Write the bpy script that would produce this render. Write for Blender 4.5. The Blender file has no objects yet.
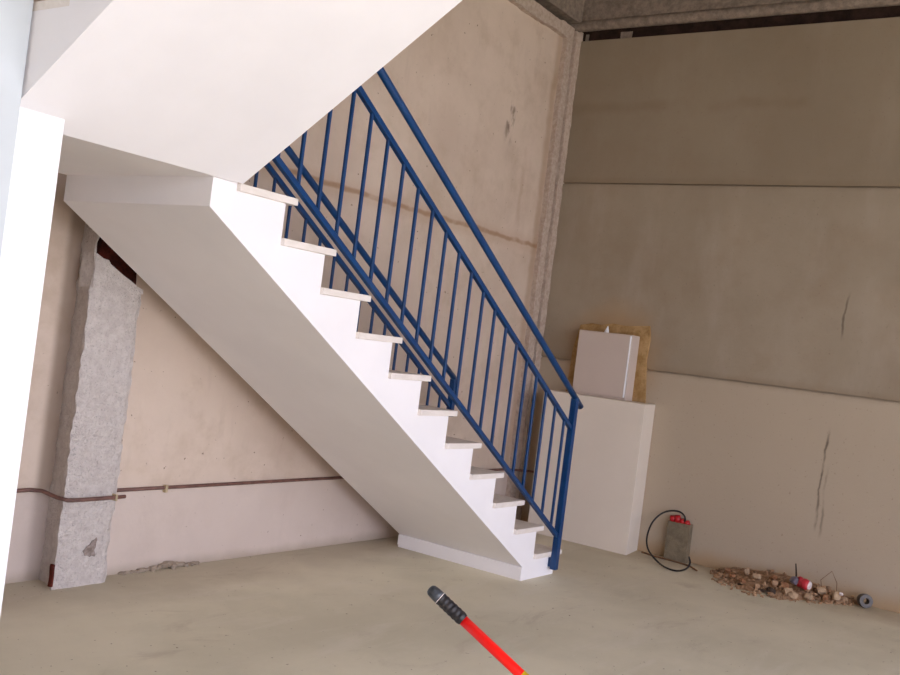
import bpy, bmesh, math, random
from mathutils import Vector, Matrix, noise
S = bpy.context.scene
COL = S.collection
R_ = random.Random(7)

# ------------------------------------------------------------------ node helpers
class G:
    """tiny expression helper around a material node tree"""
    def __init__(s, name, rough=.8, metallic=0., spec=.5):
        s.m = bpy.data.materials.new(name); s.m.use_nodes = True
        s.t = s.m.node_tree; s.b = s.t.nodes['Principled BSDF']
        s.b.inputs['Roughness'].default_value = rough
        s.b.inputs['Metallic'].default_value = metallic
        s.b.inputs['Specular IOR Level'].default_value = spec
        g = s.t.nodes.new('ShaderNodeNewGeometry'); s.pos = g.outputs['Position']
        x = s.t.nodes.new('ShaderNodeSeparateXYZ'); s.t.links.new(s.pos, x.inputs[0])
        s.x, s.y, s.z = x.outputs
    def put(s, v, sock):
        if hasattr(v, 'is_linked'): s.t.links.new(v, sock)
        else: sock.default_value = v
    def math(s, op, a, b=0., clamp=False):
        n = s.t.nodes.new('ShaderNodeMath'); n.operation = op; n.use_clamp = clamp
        s.put(a, n.inputs[0]); s.put(b, n.inputs[1]); return n.outputs[0]
    def noise(s, scale, detail=4., rough=.55, stretch=None, seed=0., dist=0.):
        v = s.pos
        mp = s.t.nodes.new('ShaderNodeMapping'); s.t.links.new(v, mp.inputs[0])
        mp.inputs['Scale'].default_value = stretch or (1, 1, 1)
        mp.inputs['Location'].default_value = (seed*3.7, seed*1.3, seed*2.1)
        n = s.t.nodes.new('ShaderNodeTexNoise'); s.t.links.new(mp.outputs[0], n.inputs['Vector'])
        n.inputs['Scale'].default_value = scale; n.inputs['Detail'].default_value = detail
        n.inputs['Roughness'].default_value = rough; n.inputs['Distortion'].default_value = dist
        return n.outputs[0]
    def ramp(s, f, a, b, lo=0., hi=1.):
        n = s.t.nodes.new('ShaderNodeMapRange'); n.interpolation_type = 'SMOOTHSTEP'
        s.put(f, n.inputs[0]); n.inputs[1].default_value = a; n.inputs[2].default_value = b
        n.inputs[3].default_value = lo; n.inputs[4].default_value = hi; return n.outputs[0]
    def mix(s, f, a, b, mode='MIX'):
        n = s.t.nodes.new('ShaderNodeMix'); n.data_type = 'RGBA'; n.blend_type = mode
        s.put(f, n.inputs[0])
        for v, k in ((a, 6), (b, 7)):
            if isinstance(v, tuple): n.inputs[k].default_value = (*v, 1)
            else: s.t.links.new(v, n.inputs[k])
        return n.outputs[2]
    def band(s, coord, c, w, soft, wob=None):
        """1 near coord == c (half width w, soft edge)"""
        v = s.math('SUBTRACT', coord, c)
        if wob is not None: v = s.math('ADD', v, wob)
        v = s.math('ABSOLUTE', v)
        return s.ramp(v, w, w+soft, 1., 0.)
    def mul(s, a, b): return s.math('MULTIPLY', a, b)
    def bump(s, h, strength=.3, dist=.01, prev=None):
        n = s.t.nodes.new('ShaderNodeBump'); n.inputs['Strength'].default_value = strength
        n.inputs['Distance'].default_value = dist; s.t.links.new(h, n.inputs['Height'])
        if prev is not None: s.t.links.new(prev, n.inputs['Normal'])
        return n.outputs[0]
    def done(s, col, nrm=None):
        s.put((*col, 1) if isinstance(col, tuple) else col, s.b.inputs['Base Color'])
        if nrm is not None: s.t.links.new(nrm, s.b.inputs['Normal'])
        return s.m

def lin(r, g, b):
    f = lambda c: (c/12.92 if c <= .04045 else ((c+.055)/1.055)**2.4)
    return tuple(f(c/255) for c in (r, g, b))

def plain(name, rgb, rough=.6, metallic=0., spec=.5, var=.12, scale=30, bumpd=0.):
    g = G(name, rough, metallic, spec); c = lin(*rgb)
    n = g.noise(scale)
    col = g.mix(g.ramp(n, .3, .7), tuple(v*(1-var) for v in c), tuple(min(1, v*(1+var)) for v in c))
    return g.done(col, g.bump(g.noise(scale*4), .4, bumpd) if bumpd else None)

# --- plaster walls and floor
def m_left_wall():
    g = G('beige_rendered_concrete', .92, spec=.2)
    c = g.mix(g.ramp(g.noise(1.1, 5, .6), .3, .7), lin(198, 180, 164), lin(212, 195, 179))
    c = g.mix(g.mul(g.ramp(g.noise(3.3, 6, .65, seed=2), .45, .72), .6), c, lin(186, 166, 146))
    c = g.mix(g.mul(g.ramp(g.noise(2.1, 7, .7, seed=19, dist=.5), .5, .7), .45), c, lin(216, 198, 184))
    c = g.mix(g.mul(g.ramp(g.noise(7, 5, .7, stretch=(1, 1, .25), seed=21), .55, .75), .25), c, lin(176, 158, 144))
    # brown stain with painted groove shadow in the recess beside the pillar
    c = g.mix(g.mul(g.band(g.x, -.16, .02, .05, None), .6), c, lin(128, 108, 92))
    w = g.math('MULTIPLY', g.math('SUBTRACT', g.noise(5, 3, seed=4), .5), .06)
    # ochre seam with bleeding stain at panel joint, only right of the stair
    seam = g.band(g.z, 2.252, .006, .02, w)
    seam = g.mul(seam, g.ramp(g.noise(6, 3, seed=6), .3, .55, .35, .9))
    c = g.mix(g.mul(seam, .75), c, lin(146, 112, 80))
    c = g.mix(g.mul(g.band(g.z, 2.245, .012, .09, w), .22), c, lin(166, 128, 94))
    # ochre vertical runs near the corner strip
    w2 = g.math('MULTIPLY', g.math('SUBTRACT', g.noise(2.5, 4, seed=8), .5), .12)
    c = g.mix(g.mul(g.band(g.x, 3.93, .01, .07, w2), .4), c, lin(140, 104, 66))
    c = g.mix(g.mul(g.mul(g.band(g.x, 3.62, .005, .04, w2), g.mul(g.ramp(g.z, 1.5, 2.6), g.ramp(g.noise(3, 4, seed=17), .4, .65))), .25), c, lin(150, 116, 84))
    # paler greyer skim coat below the conduit
    c = g.mix(g.mul(g.ramp(g.z, .40, .46, 1., 0.), .55), c, lin(200, 188, 182))
    # dark scuff beside the corner
    sc = g.mul(g.band(g.x, 3.35, .02, .07, w2), g.band(g.z, 3.12, .05, .16))
    c = g.mix(g.mul(g.mul(sc, g.ramp(g.noise(11, 4, stretch=(1.6, 1, .7), seed=5), .5, .64)), .8), c, lin(116, 98, 84))
    # pocks
    c = g.mix(g.ramp(g.noise(40, 3, .5, seed=9), .71, .77), c, lin(128, 110, 96))
    # dirt line at the foot of the wall
    c = g.mix(g.mul(g.ramp(g.math('ADD', g.z, w), 0., .07, 1., 0.), .5), c, lin(150, 136, 116))
    n = g.bump(g.noise(1.6, 6, .6, seed=3), .35, .02)
    return g.done(c, g.bump(g.noise(60, 4), .35, .003, n))

def m_right_wall():
    g = G('brown_grey_precast_concrete', .9, spec=.2)
    c = g.mix(g.ramp(g.noise(.9, 5, .6, seed=1), .3, .7), lin(146, 133, 115), lin(160, 147, 129))
    c = g.mix(g.mul(g.ramp(g.noise(2.2, 6, .65, seed=3), .42, .7), .45), c, lin(142, 124, 104))
    c = g.mix(g.mul(g.ramp(g.noise(1.6, 5, .6, stretch=(1, 1.6, .5), seed=23), .5, .7), .3), c, lin(172, 160, 146))
    # the three precast panels differ in tone, with floor-bounced light painted in: the lowest is the palest and greyest
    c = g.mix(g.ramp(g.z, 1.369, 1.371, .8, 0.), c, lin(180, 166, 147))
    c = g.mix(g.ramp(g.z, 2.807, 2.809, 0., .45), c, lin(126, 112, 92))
    w = g.math('MULTIPLY', g.math('SUBTRACT', g.noise(4, 4, seed=4), .5), .1)
    # faint darker band across the top panel
    c = g.mix(g.mul(g.mul(g.band(g.z, 3.42, .005, .07, w), g.ramp(g.noise(1.7, 4, seed=15), .4, .62)), .3), c, lin(120, 98, 76))
    # dark lower edges of the panels where dust sits at the joints
    for z in (1.38, 2.82):
        c = g.mix(g.mul(g.ramp(g.math('ADD', g.math('ABSOLUTE', g.math('SUBTRACT', g.z, z)), g.math('ABSOLUTE', w)), .0, .06, 1., 0.), .28), c, lin(120, 98, 74))
    # ochre damp at the floor and around the small box
    c = g.mix(g.mul(g.ramp(g.math('ADD', g.z, w), .0, .16, 1., 0.), .6), c, lin(166, 132, 88))
    dy = g.math('SUBTRACT', g.y, .5); dz = g.math('SUBTRACT', g.z, 1.45)
    d = g.math('SQRT', g.math('ADD', g.mul(dy, dy), g.mul(dz, dz)))
    d = g.math('ADD', d, g.math('MULTIPLY', w, 2.2))
    c = g.mix(g.mul(g.ramp(d, .22, .52, 1., 0.), .5), c, lin(172, 136, 92))
    # dark scratches running down the panel
    w3 = g.math('MULTIPLY', g.math('SUBTRACT', g.noise(3, 4, seed=11), .5), .09)
    for (y0, za, zb, k) in ((-1.19, .40, 1.15, .75), (-1.225, .35, .9, .4), (-1.215, 1.72, 2.1, .55)):
        s = g.mul(g.band(g.y, y0, .001, .011, w3), g.mul(g.ramp(g.z, za, za+.12), g.ramp(g.z, zb-.12, zb, 1., 0.)))
        s = g.mul(s, g.ramp(g.noise(9, 3, stretch=(1, 1, .5), seed=13), .25, .5))
        c = g.mix(g.mul(s, k), c, lin(52, 42, 36))
    c = g.mix(g.mul(g.ramp(g.noise(60, 2, .4, seed=9), .68, .78), .4), c, lin(120, 104, 88))
    n = g.bump(g.noise(1.4, 6, .6, seed=3), .3, .02)
    return g.done(c, g.bump(g.noise(55, 4), .35, .003, n))

def m_floor():
    g = G('dusty_concrete_floor', .85, spec=.25)
    c = g.mix(g.ramp(g.noise(1.1, 6, .62, seed=1), .3, .7), lin(210, 204, 182), lin(228, 221, 199))
    c = g.mix(g.mul(g.ramp(g.noise(2.6, 7, .7, stretch=(.5, 2.2, 1), seed=3, dist=.6), .5, .72), .5), c, lin(228, 221, 206))
    c = g.mix(g.mul(g.ramp(g.noise(2.1, 7, .7, stretch=(.7, 1.6, 1), seed=7, dist=.8), .55, .75), .5), c, lin(182, 170, 150))
    # dust and mortar dirt along the walls
    w = g.math('MULTIPLY', g.math('SUBTRACT', g.noise(3, 5, seed=4), .5), .5)
    c = g.mix(g.mul(g.ramp(g.math('ADD', g.x, w), 3.55, 4.05), .5), c, lin(150, 126, 92))
    c = g.mix(g.mul(g.ramp(g.math('ADD', g.y, w), .55, 1.1), .4), c, lin(140, 124, 104))
    c = g.mix(g.mul(g.ramp(g.noise(75, 2, .4, seed=9), .74, .78), .8), c, lin(226, 218, 204))
    c = g.mix(g.mul(g.ramp(g.noise(48, 2, .4, seed=12), .74, .78), .7), c, lin(120, 96, 70))
    n = g.bump(g.noise(3, 6, .6, seed=3), .25, .015)
    return g.done(c, g.bump(g.noise(70, 4), .3, .002, n))

def m_rough(name, a, b, scale=9, bumpd=.02, dark=None):
    g = G(name, .95, spec=.15)
    hard = name == 'rough_mortar_render'
    c = g.mix(g.ramp(g.noise(scale, 6, .65), .32, .68), lin(*a), lin(*b))
    c = g.mix(g.mul(g.ramp(g.noise(scale*5, 3, .5, seed=4), .6, .74), .5), c, lin(*(dark or tuple(v*.72 for v in a))))
    n = g.bump(g.noise(scale*1.5, 5, .7, seed=2), 1. if hard else .6, bumpd)
    if hard: c = g.mix(g.ramp(g.noise(70, 3, .6, seed=8), .58, .7, 0., .3), c, lin(160, 148, 140))
    return g.done(c, g.bump(g.noise(scale*(3.2 if hard else 7), 4, .6, seed=6), 1. if hard else .7, bumpd*(.7 if hard else .35), n))

def m_white(name, rgb=(240, 238, 240)):
    g = G(name, .75, spec=.3)
    c = g.mix(g.ramp(g.noise(2.2, 5), .3, .7), lin(*rgb), lin(*tuple(min(255, v+5) for v in rgb)))
    return g.done(c, g.bump(g.noise(45, 4), .12, .002))

M = dict(
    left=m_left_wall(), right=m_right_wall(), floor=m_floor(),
    white=m_white('white_painted_plaster'), wall_white=m_white('bright_white_wall_paint', (244, 245, 248)),
    casing=m_white('off_white_plaster', (222, 212, 199)),
    marble=None, pillar=m_rough('rough_mortar_render', (218, 208, 202), (234, 226, 220), 24, .02),
    strip=m_rough('raw_mortar_strip', (176, 158, 144), (196, 180, 166), 26, .01),
    beam=m_rough('coarse_concrete_beam', (118, 106, 96), (146, 132, 120), 20, .012),
    ochre=m_rough('ochre_mortar_bed', (150, 118, 74), (184, 152, 108), 12, .015),
    brick=m_rough('broken_red_brick', (48, 22, 17), (96, 40, 30), 9, .03),
    dark=m_rough('gap_shade_backing', (34, 24, 20), (56, 40, 34), 8, .01),
    chip=plain('pale_wood_chip', (196, 160, 112), .8),
    rust=plain('rusty_conduit_paint', (108, 76, 66), .55, var=.25, scale=18),
    clip=plain('pale_zinc_clip', (190, 172, 140), .4, .3),
    block=m_rough('grey_cement_block', (112, 102, 84), (134, 122, 102), 16, .01),
    red=plain('red_plastic', (178, 8, 22), .45), can_white=plain('white_can_ends', (226, 214, 214), .35),
    can_violet=plain('violet_foil', (104, 96, 108), .35), black=plain('black_rubber', (26, 24, 25), .5),
    grip=plain('black_ribbed_grip', (30, 27, 31), .5), tip=plain('worn_grey_grip_end', (58, 62, 68), .32, var=.5, scale=70),
    pole=plain('glossy_red_pole_paint', (252, 10, 4), .4, var=.02), yellow=plain('yellow_sticker', (240, 206, 30), .45, var=.05),
    rubble=m_rough('broken_plaster_and_brick', (138, 108, 82), (180, 148, 118), 30, .01, (84, 60, 44)),
    crumb=m_rough('brick_crumbs', (132, 88, 62), (176, 134, 100), 25, .01), pale=m_rough('pale_plaster_crumb', (166, 140, 112), (194, 168, 140), 25, .008),
    twig=plain('dark_twig', (62, 46, 34), .8), steel=plain('dull_grey_metal', (84, 80, 78), .5, .3),
    cord=plain('brown_cord', (112, 80, 54), .7), bristle=plain('grey_bristles', (120, 118, 110), .9),
)
def m_blue():
    g = G('blue_gloss_metal_paint', .33, spec=.5)
    c = g.mix(g.ramp(g.noise(14, 4), .3, .7), lin(2, 54, 104), lin(6, 62, 114))
    return g.done(c, g.bump(g.noise(90, 3), .08, .001))
M['blue'] = m_blue()
M['wall_cool'] = m_white('cool_white_wall_paint', (206, 214, 219))
M['hollow'] = m_rough('dark_chipped_mortar', (128, 114, 106), (182, 168, 160), 40, .02)
M['can_red'] = plain('faded_red_can', (188, 44, 56), .45)
M['ridge'] = m_rough('grey_dried_mortar', (146, 132, 116), (168, 154, 138), 25, .01)
def m_marble():
    g = G('cream_marble_tread', .45, spec=.4)
    c = g.mix(g.ramp(g.noise(7, 7, .65, stretch=(1, 2.5, 3), dist=1.2), .35, .7), lin(228, 220, 212), lin(238, 231, 225))
    c = g.mix(g.mul(g.ramp(g.noise(11, 6, .7, seed=5, dist=2), .6, .72), .3), c, lin(212, 196, 186))
    return g.done(c)
M['marble'] = m_marble()

# ------------------------------------------------------------------ geometry helpers
class MB:
    def __init__(s): s.bm = bmesh.new()
    def box(s, a, b, bevel=0.):
        bm = bmesh.new(); bmesh.ops.create_cube(bm, size=1)
        sz = [b[i]-a[i] for i in range(3)]; c = [(b[i]+a[i])/2 for i in range(3)]
        for v in bm.verts: v.co = Vector((v.co[i]*sz[i]+c[i] for i in range(3)))
        if bevel: bmesh.ops.bevel(bm, geom=bm.edges[:], offset=bevel, segments=2, profile=.6, affect='EDGES')
        return s._add(bm)
    def prism(s, poly, ax, lo, hi, bevel=0., cut=None):
        """extrude polygon; poly in the two other axes (in xyz order)"""
        bm = bmesh.new(); o = [i for i in range(3) if i != ax]; A = []; B = []
        for p in poly:
            v = [0, 0, 0]; v[o[0]], v[o[1]] = p
            v[ax] = lo; A.append(bm.verts.new(v)); v[ax] = hi; B.append(bm.verts.new(v))
        n = len(poly); bm.faces.new(A); bm.faces.new(B)
        for i in range(n): bm.faces.new((A[i], A[(i+1) % n], B[(i+1) % n], B[i]))
        bmesh.ops.recalc_face_normals(bm, faces=bm.faces)
        if bevel: bmesh.ops.bevel(bm, geom=bm.edges[:], offset=bevel, segments=2, profile=.6, affect='EDGES')
        return s._add(bm)
    def bar(s, p, q, w, h, up=(0, 0, 1), bevel=.002):
        """square bar between two points"""
        p, q = Vector(p), Vector(q); d = (q-p); L = d.length; d.normalize()
        side = d.cross(Vector(up)).normalized(); u = side.cross(d)
        bm = bmesh.new(); bmesh.ops.create_cube(bm, size=1)
        for v in bm.verts: v.co = p + d*((v.co.x+.5)*L) + side*(v.co.y*w) + u*(v.co.z*h)
        if bevel: bmesh.ops.bevel(bm, geom=bm.edges[:], offset=bevel, segments=1, affect='EDGES')
        return s._add(bm)
    def tube(s, pts, r, seg=12, closed=False, caps=True):
        pts = [Vector(p) for p in pts]; bm = bmesh.new(); rings = []; n = len(pts)
        u = None
        for i, p in enumerate(pts):
            a = pts[i-1] if i else p; b = pts[i+1] if i < n-1 else p
            t = (b-a).normalized()
            if u is None: u = t.orthogonal().normalized()
            u = (u - t*u.dot(t)).normalized(); w = t.cross(u)
            rr = r[i] if isinstance(r, (list, tuple)) else r
            rings.append([bm.verts.new(p + (u*math.cos(k*2*math.pi/seg)+w*math.sin(k*2*math.pi/seg))*rr) for k in range(seg)])
        for i in range(n-1):
            for k in range(seg):
                f = bm.faces.new((rings[i][k], rings[i][(k+1) % seg], rings[i+1][(k+1) % seg], rings[i+1][k])); f.smooth = True
        if caps: bm.faces.new(rings[0][::-1]); bm.faces.new(rings[-1])
        bmesh.ops.recalc_face_normals(bm, faces=bm.faces)
        return s._add(bm)
    def rock(s, c, r, seed, sq=(1, 1, .7), sub=2, amp=.45):
        bm = bmesh.new(); bmesh.ops.create_icosphere(bm, subdivisions=sub, radius=1)
        rot = Matrix.Rotation(seed*1.7, 3, 'Z') @ Matrix.Rotation(seed*.9, 3, 'X')
        for v in bm.verts:
            k = 1 + amp*noise.noise(v.co*1.3+Vector((seed*5.1, seed*2.3, seed)))
            v.co = v.co*k
            for ax in range(3): v.co[ax] = max(-.74, min(.74, v.co[ax]))
        for v in bm.verts:
            q = rot @ Vector((v.co.x*sq[0], v.co.y*sq[1], v.co.z*sq[2])); v.co = Vector(c) + q*r
        return s._add(bm)
    def rough_slab(s, a, b, ax, cuts, amp, seed, keep=()):
        """box with subdivided, noise-worn faces"""
        bm = bmesh.new(); bmesh.ops.create_cube(bm, size=1)
        sz = [b[i]-a[i] for i in range(3)]; c = [(b[i]+a[i])/2 for i in range(3)]
        for v in bm.verts: v.co = Vector((v.co[i]*sz[i]+c[i] for i in range(3)))
        for i in range(3):
            n = cuts[i]
            for k in range(1, n):
                pl = a[i] + sz[i]*k/n; nm = [0, 0, 0]; nm[i] = 1; co = [0, 0, 0]; co[i] = pl
                bmesh.ops.bisect_plane(bm, geom=bm.verts[:]+bm.edges[:]+bm.faces[:], plane_co=co, plane_no=nm)
        for v in bm.verts:
            d = noise.noise_vector(v.co*7+Vector((seed, seed*2, 0)))*.7 + noise.noise_vector(v.co*21+Vector((seed, 0, seed)))*.5
            for i in range(3):
                lockd = any(k[0] == i and abs(v.co[i]-(a[i] if k[1] < 0 else b[i])) < 1e-5 for k in keep)
                if not lockd: v.co[i] += d[i]*amp[i]
        for f in bm.faces: f.smooth = False
        return s._add(bm)
    def _add(s, bm):
        me = bpy.data.meshes.new('t'); bm.to_mesh(me); bm.free(); s.bm.from_mesh(me); bpy.data.meshes.remove(me); return s
    def build(s, name, mat, parent=None, at=None):
        """link as ONE mesh object; vertices were given in world space"""
        org = Vector(at) if at is not None else (world_loc(parent) if parent else Vector((0, 0, 0)))
        for v in s.bm.verts: v.co -= org
        me = bpy.data.meshes.new(name); s.bm.to_mesh(me); s.bm.free(); me.materials.append(M[mat])
        o = bpy.data.objects.new(name, me); COL.objects.link(o)
        if parent: o.parent = parent; o.location = org - world_loc(parent)
        else: o.location = org
        return o
def world_loc(o):
    l = Vector(o.location)
    while o.parent: o = o.parent; l += Vector(o.location)
    return l
def tag(o, label=None, cat=None, group=None, kind=None):
    if label: o['label'] = label
    if cat: o['category'] = cat
    if group: o['group'] = group
    if kind: o['kind'] = kind
    return o
def thing(name, loc, label, cat, group=None):
    o = bpy.data.objects.new(name, None); o.empty_display_size = .1; COL.objects.link(o); o.location = loc
    return tag(o, label, cat, group)
def dup(o, loc, parent=None):
    c = o.copy(); COL.objects.link(c); c.location = loc
    if parent: c.parent = parent
    return c
def struct(mb, name, mat): return tag(mb.build(name, mat), kind='structure')

# ------------------------------------------------------------------ the setting
XR, YL = 4.154, 1.192
struct(MB().box((-6.2, -6.7, -.2), (4.5, 1.6, 0)), 'floor', 'floor')
struct(MB().box((-6.2, -6.7, 4.85), (4.5, 1.6, 5.05)), 'ceiling', 'beam')
# right wall: three stacked precast panels with open joints on a dark backing
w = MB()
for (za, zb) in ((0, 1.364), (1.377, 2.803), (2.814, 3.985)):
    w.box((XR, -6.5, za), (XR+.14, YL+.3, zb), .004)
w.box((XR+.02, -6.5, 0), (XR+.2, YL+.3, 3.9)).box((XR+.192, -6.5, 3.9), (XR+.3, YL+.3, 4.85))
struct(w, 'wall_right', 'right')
# left wall, thicker panel right of the pillar, set back left of it
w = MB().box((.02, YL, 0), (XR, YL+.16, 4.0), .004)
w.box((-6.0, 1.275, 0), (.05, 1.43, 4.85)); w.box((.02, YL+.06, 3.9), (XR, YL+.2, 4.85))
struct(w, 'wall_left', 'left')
w = MB().box((-6.2, -6.5, 0), (-6.0, 1.43, 4.85))
struct(w, 'wall_back', 'casing')
# wall towards the street, with the wide open gateway the daylight comes through
OX0, OX1, OZ = -5.8, 2.3, 3.5
w = MB().box((-6.2, -6.7, 0), (OX0, -6.5, 4.85)).box((OX1, -6.7, 0), (4.5, -6.5, 4.85)).box((OX0, -6.7, OZ), (OX1, -6.5, 4.85))
struct(w, 'wall_front', 'casing')
struct(MB().box((-25, -45, -.2), (25, -6.7, -.02)), 'ground', 'floor')
# white walls beside and under the stair
struct(MB().box((-3.6, -.10, 0), (-1.345, .10, 4.85), .004), 'wall_stairwell', 'wall_cool')
struct(MB().prism([(-.06, 0), (-.004, 0), (-.004, 1.904), (-.015, 1.905), (-.06, 1.944)], 0, -1.345, -1.163, .003), 'wall_understair', 'wall_white')
# ceiling beam over the right wall, with the rounded drip lip and the open gap below it
w = MB().rough_slab((4.07, -6.5, 4.075), (4.35, 1.3, 4.85), 1, (1, 60, 8), (.006, 0, .004), 3)
struct(w, 'trim_1', 'beam')
w = MB(); n = 120
w.tube([(4.085+.004*noise.noise(Vector((0, i*.31, 3))), 1.25-9.2*i/n, 4.085+.005*noise.noise(Vector((i*.37, 0, 1)))) for i in range(n+1)],
       [.042+.006*noise.noise(Vector((i*.6, 2, 0))) for i in range(n+1)], 14)
struct(w, 'trim_2', 'beam')
w = MB().box((XR+.03, -6.5, 3.9), (XR+.19, 1.3, 4.1))
struct(w, 'trim_3', 'dark')  # the gap's shade is put into this backing's dark colour
w = MB()
for (y, l) in ((1.09, .015), (.74, .05)):
    w.rough_slab((XR+.022, y-l, 3.98), (XR+.05, y+l, 4.045), 1, (2, 3, 2), (.006, .008, .006), y*9)
struct(w, 'trim_4', 'beam')
# left beam and the mortar strip under it
w = MB().rough_slab((.2, 1.10, 4.10), (4.1, 1.4, 4.85), 0, (40, 1, 5), (.004, .008, .006), 5)
struct(w, 'trim_5', 'beam')
w = MB().rough_slab((.2, 1.145, 3.955), (4.05, 1.26, 4.055), 0, (120, 3, 3), (0, .010, .018), 8)
struct(w, 'trim_6', 'strip')
# mortar fillet up the corner: two ragged ribs with a groove between
w = MB().rough_slab((3.965, 1.15, 0), (4.058, 1.22, 4.06), 2, (3, 3, 150), (.011, .008, 0), 11)
w.rough_slab((4.072, 1.13, 0), (4.17, 1.21, 4.06), 2, (3, 3, 150), (.008, .009, 0), 12)
struct(w, 'trim_7', 'strip')
# ochre mortar bed around the small box
w = MB()
pts = [(.86, 1.10), (.85, 1.3), (.845, 1.45), (.82, 1.58), (.80, 1.665), (.70, 1.685), (.62, 1.68), (.52, 1.70), (.4, 1.69), (.3, 1.70), (.205, 1.71), (.19, 1.6), (.2, 1.45), (.185, 1.3), (.175, 1.2), (.165, 1.10)]
w.prism(pts, 0, XR-.014, XR+.05, .004)
struct(w, 'trim_8', 'ochre')

# rough pillar on the left wall, its top broken open
pil = thing('concrete_pillar', (0, 1.1, 0), 'rough rendered concrete pillar on the left wall with a broken red hollow under the stairs', 'pillar')
def rough_column(plan, z0, z1, n, amp, seed):
    bm = bmesh.new(); rings = []
    for k in range(n+1):
        z = z0+(z1-z0)*k/n; ring = []
        for (x, y) in plan:
            v = Vector((x, y, z)); e = noise.noise_vector(v*8+Vector((seed, 0, 0)))*.6+noise.noise_vector(v*26+Vector((0, seed, 0)))*.6
            ring.append(bm.verts.new((x+e.x*amp, y+e.y*amp*.6, z)))
        rings.append(ring)
    m = len(plan)
    for k in range(n):
        for i in range(m): bm.faces.new((rings[k][i], rings[k][(i+1) % m], rings[k+1][(i+1) % m], rings[k+1][i]))
    bm.faces.new(rings[0][::-1]); bm.faces.new(rings[-1]); bmesh.ops.recalc_face_normals(bm, faces=bm.faces)
    return bm
w = MB()
plan = [(-.178, 1.095)] + [(-.165+.0363*i, 1.088) for i in range(1, 8)] + [(.118, 1.10), (.124, 1.15), (.128, 1.29), (-.125, 1.29), (-.138, 1.22), (-.152, 1.165), (-.170, 1.12)]
w._add(rough_column(plan, 0, 1.44, 110, .015, 21))
top = [(-.172, 1.43), (.118, 1.43), (.117, 1.452), (.083, 1.464), (.04, 1.487), (-.006, 1.508), (-.05, 1.532), (-.087, 1.553), (-.101, 1.570), (-.13, 1.574), (-.171, 1.594)]
w.prism(top, 1, 1.088, 1.20, .003)
w._add(rough_column([(-.178, 1.095), (-.168, 1.10), (-.12, 1.20), (-.12, 1.29), (-.125, 1.29), (-.138, 1.22), (-.152, 1.165), (-.170, 1.12)], 1.43, 2.4, 74, .015, 21))
body = w.build('shaft', 'pillar', pil)
w = MB().rough_slab((-.112, 1.15, 1.42), (.115, 1.27, 2.35), 2, (12, 2, 60), (.004, .02, .008), 23)
o = w.build('brick_core', 'brick', pil); o['label'] = 'dark red broken brick hollow'
w = MB()
w.prism([(-.042, .17), (-.03, .178), (-.018, .192), (-.004, .20), (.004, .217), (.018, .224), (.027, .236), (.035, .22), (.029, .205), (.031, .185), (.024, .172), (.034, .15), (.03, .137), (.012, .144), (.002, .138), (-.012, .148), (-.028, .147), (-.031, .16)], 1, 1.084, 1.12, .004)
o = w.build('chipped_hollow', 'hollow', pil); o['label'] = 'darker chipped hollow near the foot'
w = MB().rough_slab((-.190, 1.088, .015), (-.178, 1.11, .12), 2, (2, 2, 6), (.006, .004, .0), 27)
o = w.build('rust_chip', 'brick', pil); o['label'] = 'rusty red edge chip near the floor'
w = MB().rough_slab((.125, 1.165, 0), (.165, 1.25, .17), 2, (2, 3, 8), (.012, .012, .012), 31, keep=((2, -1),))
o = w.build('foot_mortar', 'block', pil)
# heap of mortar left on the floor against the left wall
w = MB()
for i in range(26):
    t = i/25; hh = math.exp(-((t-.55)/.2)**2); w.rock((.28+.5*t, 1.188-.012*R_.random(), .004+.030*hh*R_.random()), .012+.016*R_.random()*(.4+hh), i+1.3, (1.7, .7, .9))
tag(w.build('mortar_ridge', 'ridge', at=(.5, 1.17, 0)), 'low ridge of dried mortar along the foot of the left wall', 'mortar', kind='stuff')

# ------------------------------------------------------------------ staircase
g, r, Z11 = .2769, .175, .15526
W = .977; OV = .022; TH = .030
Xk = lambda k: (k-1)*g
Zk = lambda k: Z11 + (11-k)*r
st = thing('staircase', (2.5, .5, 0), 'white plastered quarter turn staircase with cream treads rising from the floor to the landing', 'staircase')
XB = 2.32; XS = -.453; ZL = 1.905; ZTOP = Zk(0)
poly = [(XB, 0), (Xk(11)-.05, 0)]
for k in range(11, 0, -1):
    poly.append((Xk(k)-.05, Zk(k)-TH))
    poly.append((Xk(k-1)-.05, Zk(k)-TH))
poly += [(-.327, ZTOP-TH), (-.36, ZTOP-TH), (-.36, ZL), (XS, ZL-.0), (XS, 1.79), (XB, .085)]
# drop the duplicate corner at the landing riser
clean = []
for p in poly:
    if not clean or (abs(p[0]-clean[-1][0])+abs(p[1]-clean[-1][1])) > 1e-4: clean.append(p)
fl = MB().prism(clean, 1, OV, W).build('lower_flight', 'white', st)
tr = MB().box((Xk(11)-.328, 0, Zk(11)-TH), (Xk(11), W+.0, Zk(11)), .003).build('tread', 'marble', fl, at=None)
base = Vector(tr.location)
for k in range(10, 0, -1):
    dup(tr, base+Vector((Xk(k)-Xk(11), 0, Zk(k)-Zk(11))), fl)
sk = MB().box((XB-.012, OV-.004, .016), (XB, W, .084), .003).build('skirting', 'white', fl)
ld = MB().box((-1.34, 0.0, ZL), (-.36, W, ZTOP-TH), .0).build('landing_slab', 'white', st)
MB().box((-1.34, 0.0, ZTOP-TH), (-.30, W, ZTOP), .003).build('floor_slab', 'marble', ld)
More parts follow.
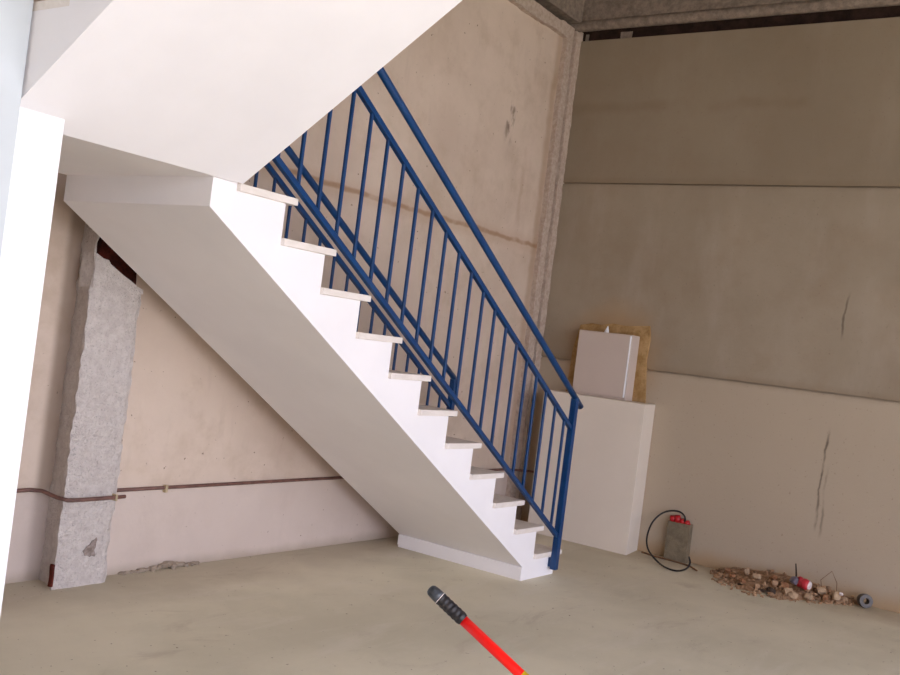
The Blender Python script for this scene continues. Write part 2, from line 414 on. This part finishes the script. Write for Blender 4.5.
# upper flight: rises towards the viewer's right, square to the lower one
SL = .67; R2 = g*SL; N2 = 9
poly = [(0.0, ZL)]
poly.append((0.0, ZTOP-TH))
z = ZTOP
for i in range(N2):
    z += R2
    poly += [(-g*i, z-TH), (-g*(i+1), z-TH)]
yE = -g*N2
poly.append((yE, ZL-SL*yE))
uf = MB().prism([(a, b) for a, b in poly[0:1]+poly[2:]], 0, -1.338, -.318).build('upper_flight', 'white', st)
tz = ZTOP+R2
MB().box((-1.338, -.28, tz-TH), (-.31, .02, tz), .003).build('tread', 'marble', uf)
t2 = MB().box((-1.36, -.28-g, tz+R2-TH), (-.31, .03-g, tz+R2), .003).build('tread', 'marble', uf)
b2 = Vector(t2.location)
for i in range(1, N2-1): dup(t2, b2+Vector((0, -g*i, R2*i)), uf)

# ------------------------------------------------------------------ railings
def railing(Y, label, near):
    t = thing('stair_railing', (2.63, Y, 0.045 if near else .23), label, 'railing', 'blue stair railings')
    SLP = r/g
    line = lambda x, c: c - SLP*x
    x1 = -.27
    nm = ()
    pz = .045 if near else .885; px = 2.648 if near else 2.634
    # round handrail
    w = MB(); xe = 2.735 if near else 2.665
    a = Vector((xe, Y, line(xe, 2.813))); b = Vector((x1, Y, line(x1, 2.813)))
    w.tube([a + (b-a)*(i/10) for i in range(11)], .0195, 20)
    w.build('handrail', 'blue', t)
    MB().bar((px-.015, Y, line(px-.015, 2.612)), (x1, Y, line(x1, 2.612)), .022, .024).build('upper_rail', 'blue', t)
    xl = px-.015 if near else 2.50
    MB().bar((xl, Y, line(xl, 1.924)), (x1, Y, line(x1, 1.924)), .022, .022).build('lower_rail', 'blue', t)
    p = MB().box((px-.02, Y-.02, pz), (px+.02, Y+.02, line(px, 2.813)-.004), .003).build('newel_post', 'blue', t)
    MB().box((-.285, Y-.02, line(x1, 1.924)-.02), (-.255, Y+.02, line(x1, 2.813)+.0), .003).build('top_post', 'blue', t)
    if near:
        MB().box((2.64, Y+.018, .055), (2.666, OV+.002, .112), .002).build('fixing_plate', 'blue', t)
    else:
        w = MB().tube([(2.648, Y-.002, 1.10), (2.672, Y-.002, 1.10)], .009, 10); w.build('bolt', 'blue', t)
    sh = 0. if near else -.045
    x0 = 2.539+sh; z0 = line(x0, 1.924)
    b = MB().bar((x0, Y, z0+.008), (x0, Y, line(x0, 2.612)-.008), .0145, .0145, up=(0, 1, 0), bevel=.0012).build('baluster', 'blue', t)
    bl = Vector(b.location)
    for k in range(1, 21):
        dup(b, bl+Vector((-.1355*k, 0, .1355*k*SLP)), t)
    return t
railing(-.02, 'blue metal stair railing on the near open side, its bars in front of the treads', True)
railing(.915, 'blue metal railing on the far side of the stairs, seen behind the near railing', False)

# ------------------------------------------------------------------ casing and small box on the right wall
w = MB().prism([(3.862, .04), (3.862, .897), (XR, .897), (XR, .085)], 2, 0, 1.118, .004)
tag(w.build('pipe_casing', 'casing', at=(3.86, .5, 0)), 'tall white plastered casing standing on the floor against the right wall', 'casing')
M['box'] = m_white('pale_grey_board', (196, 182, 172))
bx = thing('wall_box', (4.0, .5, 1.118), 'small off-white box set in ochre mortar on the right wall above the white casing', 'box')
MB().box((4.012, .276, 1.118), (XR, .735, 1.62), .004).build('box_body', 'box', bx)
MB().box((4.0, .292, 1.135), (4.013, .728, 1.612), .003).build('cover', 'box', bx)
MB().bar((4.004, .287, 1.14), (4.004, .285, 1.61), .008, .008, up=(0, 1, 0), bevel=.001).build('edge_bead', 'wall_white', bx)
w = MB().tube([(4.05, .52, 1.61), (4.05, .515, 1.64), (4.05, .512, 1.672)], [.022, .014, .003], 6)
w.build('plaster_tip', 'wall_white', bx)

# ------------------------------------------------------------------ conduits along the left wall
c = thing('conduit', (2.2, YL, .437), 'thin brown conduit running along the left wall from pillar to corner', 'conduit')
w = MB().tube([(.13, YL-.006, .436), (.6, YL-.007, .437), (1.6, YL-.01, .44), (2.6, YL-.009, .438), (3.4, YL-.009, .437), (3.9, YL-.02, .437), (3.98, 1.12, .437), (4.06, 1.08, .436), (4.12, 1.02, .434), (4.135, .9, .43)], .0095, 10)
w.build('pipe', 'rust', c)
for x in (.49, 2.9):
    MB().box((x-.008, YL-.024, .412), (x+.008, YL+.004, .452), .003).build('clip', 'clip', c)
c = thing('conduit', (0, 1.08, .42), 'shorter brown conduit crossing the rough pillar face behind the white wall', 'conduit')
w = MB().tube([(-.95, 1.262, .43), (-.42, 1.262, .44), (-.25, 1.262, .444), (-.2, 1.235, .442), (-.195, 1.12, .432), (-.17, 1.07, .427), (-.1, 1.066, .426), (.1, 1.066, .428), (.148, 1.066, .43)], .0095, 10)
w.build('pipe', 'rust', c)
MB().box((.085, 1.053, .412), (.097, 1.09, .444), .003).build('clip', 'clip', c)

# ------------------------------------------------------------------ block with red plastic, cable loop, cord
w = MB()
w.rough_slab((4.085, -.328, 0), (4.15, -.158, .283), 2, (2, 4, 6), (.002, .002, .003), 41, keep=((2, -1),))
tag(w.build('cement_block', 'block', at=(4.12, -.24, 0)), 'grey cement block stood on end against the right wall with red plastic on top', 'block')
w = MB()
for (y, h, rr) in ((-.185, .045, .024), (-.222, .055, .026), (-.262, .035, .024), (-.298, .03, .022)):
    w.tube([(4.115, y, .278), (4.112, y+.004, .278+h*.6), (4.11, y+.006, .278+h)], [rr*1.1, rr, rr*.8], 8)
tag(w.build('plastic_cap', 'red', at=(4.115, -.24, .28)), 'bright red plastic pieces sticking up from the top of the cement block', 'plastic cap')
def smooth(P, n=6):
    P = [Vector(p) for p in P]; out = []
    for i in range(len(P)-1):
        p0, p1, p2, p3 = P[max(0, i-1)], P[i], P[i+1], P[min(len(P)-1, i+2)]
        for k in range(n):
            t = k/n; out.append(.5*(2*p1+(p2-p0)*t+(2*p0-5*p1+4*p2-p3)*t*t+(3*p1-p0-3*p2+p3)*t**3))
    return out+[P[-1]]
w = MB(); pts = smooth([(4.095, -.283, .30), (4.09, -.280, .335), (4.103, -.234, .361), (4.112, -.16, .355), (4.09, -.094, .319), (4.029, -.058, .248), (3.935, -.072, .154), (3.855, -.125, .085), (3.788, -.216, .039), (3.734, -.311, .012), (3.707, -.413, .010), (3.721, -.477, .036), (3.761, -.485, .075), (3.801, -.458, .107)])
tag(w.tube(pts, .0065, 8).build('cable', 'black', at=(4.0, -.2, 0)), 'black cable looping from the red plastic down to the floor', 'cable')
w = MB().tube([(4.09, .02, .008), (4.05, -.1, .007), (4.04, -.28, .007), (4.0, -.40, .007), (3.9, -.49, .007)], .006, 8)
tag(w.build('cord', 'cord', at=(4.0, -.3, 0)), 'thin brown cord lying on the floor in front of the cement block', 'cord')

# ------------------------------------------------------------------ rubble heap along the right wall
rb = random.Random(3)
def heap(t):   # centre line from near the block (t=0) to the spool (t=1): depth of the heap off the wall, height
    return .03+.43*math.sin(math.pi*min(1, max(0, t))**.8)**.8, .095*math.sin(math.pi*t)**.7
w = MB()
for i in range(430):
    t = rb.random(); d, h = heap(t); u = rb.random()**1.1
    if i % 5 == 0: u = rb.uniform(.95, 1.3)
    y = -.56-.97*t + rb.uniform(-.03, .03); x = XR-.01-d*u
    zz = h*max(0, 1-u)**.8*rb.uniform(.2, 1.)
    w.rock((x, y, zz+.004), rb.uniform(.006, .020), i*1.13+.5, (rb.uniform(.7, 1.5), rb.uniform(.7, 1.4), rb.uniform(.5, .9)), 1)
# bed of fine dust under the crumbs
bm = bmesh.new(); NX, NY = 10, 40; grid = []
for j in range(NY+1):
    t = j/NY; d, h = heap(t); row = []; d = max(.005, d*(.88+.5*noise.noise(Vector((j*.55, 3.3, 0)))))
    for i in range(NX+1):
        u = i/NX; row.append(bm.verts.new((XR-.002-d*u*1.08, -.56-.97*t, max(0.0005, h*.8*(1-u)**.9+.012*noise.noise(Vector((i*.8, j*.7, 0)))*(1-u)))))
    grid.append(row)
for j in range(NY):
    for i in range(NX): bm.faces.new((grid[j][i], grid[j][i+1], grid[j+1][i+1], grid[j+1][i]))
w._add(bm)
tag(w.build('rubble_heap', 'rubble', at=(4.0, -1.0, 0)), 'heap of swept brick and plaster crumbs along the foot of the right wall', 'rubble', kind='stuff')
spots = [(.12, .45, .022, 'crumb'), (.2, .7, .02, 'crumb'), (.26, .35, .026, 'pale'), (.3, .8, .024, 'crumb'), (.36, .5, .03, 'pale'), (.42, .85, .022, 'rubble'),
         (.47, .4, .026, 'crumb'), (.52, .9, .03, 'twig'), (.57, .62, .028, 'crumb'), (.62, .86, .034, 'pale'), (.66, .95, .036, 'pale'), (.7, .55, .028, 'rubble'),
         (.74, .9, .03, 'pale'), (.78, .5, .036, 'pale'), (.83, .8, .026, 'crumb'), (.88, .6, .03, 'rubble'), (.93, .7, .024, 'pale'), (.5, .6, .024, 'rubble')]
names = {'crumb': 'reddish brown brick', 'pale': 'pale plaster', 'rubble': 'tan mortar', 'twig': 'dark clod'}
for i, (t, u, rr, m) in enumerate(spots):
    d, h = heap(t); x = XR-.01-d*u; y = -.56-.97*t; zz = h*(1-u)**.8+rr*.45
    o = MB().rock((x, y, zz), rr, i*2.3+1, (1.2, 1, .75), 2).build('rubble_chunk', m, at=(x, y, max(0, zz-rr*.6)))
    where = 'towards the cement block' if t < .35 else ('in the middle of the heap' if t < .65 else 'towards the grey ring')
    lab = {'crumb': 'reddish brick chunk', 'pale': 'pale plaster chunk', 'rubble': 'tan mortar chunk', 'twig': 'dark clod'}[m]
    tag(o, f'{lab} on the rubble heap {where}', 'rubble chunk', 'chunks on the rubble heap' if m == 'twig' else f'{lab}s {where}')
# crushed can
def at_px(t, u): d, h = heap(t); return XR-.01-d*u, -.56-.97*t, h*(1-u)**.8
cn = thing('crushed_can', (3.90, -1.22, .075), 'crushed red can with white ends lying on the rubble heap', 'can')
w = MB(); pc = []
for i in range(9):
    s = i/8; pc.append((3.90+.012*math.sin(s*5), -1.185-.075*s, .10-.012*s))
w.tube(pc, [.028, .036, .034, .03, .033, .037, .033, .036, .03], 12); w.build('can_body', 'can_red', cn)
MB().tube([(3.90, -1.258, .089), (3.898, -1.272, .087)], [.032, .024], 12).build('can_end', 'can_white', cn)
o = MB().rock((3.895, -1.165, .10), .034, 4.2, (1, .8, 1), 2).build('foil_flap', 'can_violet', cn); o['label'] = 'violet grey crumpled end'
w = MB().tube([(4.0, -1.15, .05), (4.02, -1.14, .12), (4.03, -1.125, .19)], [.007, .006, .004], 6)
tag(w.build('nail_stick', 'twig', at=(4.0, -1.15, .05)), 'short dark stick poking up out of the rubble behind the red can', 'stick')
w = MB().tube([(3.76, -.84, .012), (3.735, -.98, .014), (3.72, -1.1, .02)], .008, 6)
tag(w.build('twig', 'twig', at=(3.74, -.95, 0)), 'long dark twig lying along the front edge of the rubble heap', 'twig')
x, y = 3.95, -1.43
tag(MB().rock((x, y, .055), .03, 8.8, (1.1, 1.2, .8), 2).build('foam_scrap', 'yellow' if False else 'pale', at=(x, y, .03)), 'pale scrap at the right end of the rubble heap beside the grey ring', 'scrap')
tag(MB().rock((x-.01, y-.03, .075), .014, 2.8, (1.2, 1.2, .8), 2).build('paper_scrap', 'can_white', at=(x, y, .06)), 'tiny white paper scrap on the right end of the rubble heap', 'paper')
# grey ring
bm = bmesh.new(); prof = [(.020, -.03), (.043, -.03), (.046, 0), (.043, .03), (.020, .03)]; seg = 20; rings = []
ax = Vector((-.85, -.5, .1)).normalized(); uu = ax.orthogonal().normalized(); vv = ax.cross(uu); cc = Vector((4.06, -1.585, .047))
for k in range(seg):
    a = 2*math.pi*k/seg; rings.append([bm.verts.new(cc+ax*h+(uu*math.cos(a)+vv*math.sin(a))*q) for q, h in prof])
for k in range(seg):
    for i in range(5): bm.faces.new((rings[k][i], rings[(k+1) % seg][i], rings[(k+1) % seg][(i+1) % 5], rings[k][(i+1) % 5]))
bmesh.ops.recalc_face_normals(bm, faces=bm.faces)
w = MB(); w._add(bm); tag(w.build('metal_ring', 'steel', at=(4.06, -1.585, 0)), 'small grey metal ring on the floor right of the rubble heap', 'ring')
w = MB().tube([(4.0, -1.33, .03), (4.03, -1.30, .12), (4.05, -1.36, .19), (4.05, -1.40, .12), (4.03, -1.41, .04)], .0025, 5)
tag(w.build('wire', 'cord', at=(4.0, -1.35, .03)), 'thin bent wire standing in the rubble against the right wall', 'wire')
# ------------------------------------------------------------------ red pole in the foreground
A = Vector((-1.182, -1.722, .827)); B = Vector((-1.092, -1.938, .672))
d = (B-A).normalized(); L = A.z/(-d.z) - .02
br = thing('broom', A+d*L, 'red pole with a black ribbed grip slanting up in the foreground', 'broom')
w = MB().tube([A+d*s for s in (.10, .3, .6, 1., L-.05)], .0118, 24); w.build('handle', 'pole', br)
w = MB(); pts, rad = [], []
for i in range(60):
    s = .038+.072*i/59; pts.append(A+d*s); rad.append(.0150+.0005*math.sin(i/59*2*math.pi*6)*(1 if i < 57 else 0) - (.001 if i > 56 else 0))
w.tube(pts, rad, 24); o = w.build('grip', 'grip', br); o['label'] = 'black ribbed rubber grip'
w = MB(); w.tube([A+d*s for s in (.006, .008, .013, .020, .030, .040)], [.004, .0095, .0130, .0142, .0148, .0150], 24)
o = w.build('grip_end', 'tip', br); o['label'] = 'rounded worn grey end cap'
w = MB(); w.tube([A+d*.0385, A+d*.0400], [.0156, .0156], 24); w.build('grip_ring', 'can_white', br)
w = MB(); w.tube([A+d*.283, A+d*.36], .0124, 24); o = w.build('sticker', 'yellow', br); o['label'] = 'yellow sticker band'
E_ = A+d*L
hd = Vector((d.y, -d.x, 0)).normalized()
MB().bar(E_-hd*.15+Vector((0, 0, .07)), E_+hd*.15+Vector((0, 0, .07)), .06, .04).build('brush_head', 'pole', br)
MB().bar(E_-hd*.145+Vector((0, 0, .026)), E_+hd*.145+Vector((0, 0, .026)), .07, .052, bevel=.006).build('bristles', 'bristle', br)

# ------------------------------------------------------------------ light
wd = bpy.data.worlds.new('sky'); S.world = wd; wd.use_nodes = True
bg = wd.node_tree.nodes['Background']; bg.inputs[0].default_value = (.92, .935, 1.13, 1); bg.inputs[1].default_value = 1.35
def area(name, loc, rot, sx, sy, power, portal=False, col=(1, 1, 1)):
    l = bpy.data.lights.new(name, 'AREA'); l.shape = 'RECTANGLE'; l.size = sx; l.size_y = sy; l.energy = power; l.color = col
    if portal: l.cycles.is_portal = True
    o = bpy.data.objects.new(name, l); COL.objects.link(o); o.location = loc; o.rotation_euler = rot; return o
area('gateway_portal', ((OX0+OX1)/2, -6.5, OZ/2), (math.radians(90), 0, 0), OX1-OX0, OZ, 1, True)
sl = bpy.data.lights.new('sun', 'SUN'); sl.energy = 1.3; sl.angle = math.radians(1); sl.color = (1, .955, .98)
so = bpy.data.objects.new('sun', sl); COL.objects.link(so)
so.rotation_euler = Vector((.1, .62, -1)).to_track_quat('-Z', 'Y').to_euler()

# ------------------------------------------------------------------ camera
cam = bpy.data.cameras.new('camera'); co = bpy.data.objects.new('camera', cam); COL.objects.link(co); S.camera = co
yaw, pitch, roll = .61408, .00607, .12657
f = Vector((math.cos(pitch)*math.cos(yaw), math.cos(pitch)*math.sin(yaw), math.sin(pitch)))
rt = f.cross(Vector((0, 0, 1))).normalized(); up = rt.cross(f)
r2 = rt*math.cos(roll)+up*math.sin(roll); u2 = up*math.cos(roll)-rt*math.sin(roll)
m = Matrix((r2, u2, -f)).transposed().to_4x4(); m.translation = (-3.07521, -3.03177, 1.38034); co.matrix_world = m
cam.sensor_width = 36; cam.lens = 36*1010.95/900; cam.clip_start = .05

S.view_settings.view_transform = 'Standard'; S.view_settings.look = 'None'; S.view_settings.gamma = 1
S.view_settings.use_curve_mapping = False; S.view_settings.exposure = 2.08
S.cycles.use_denoising = True; S.cycles.max_bounces = 12; S.cycles.diffuse_bounces = 8
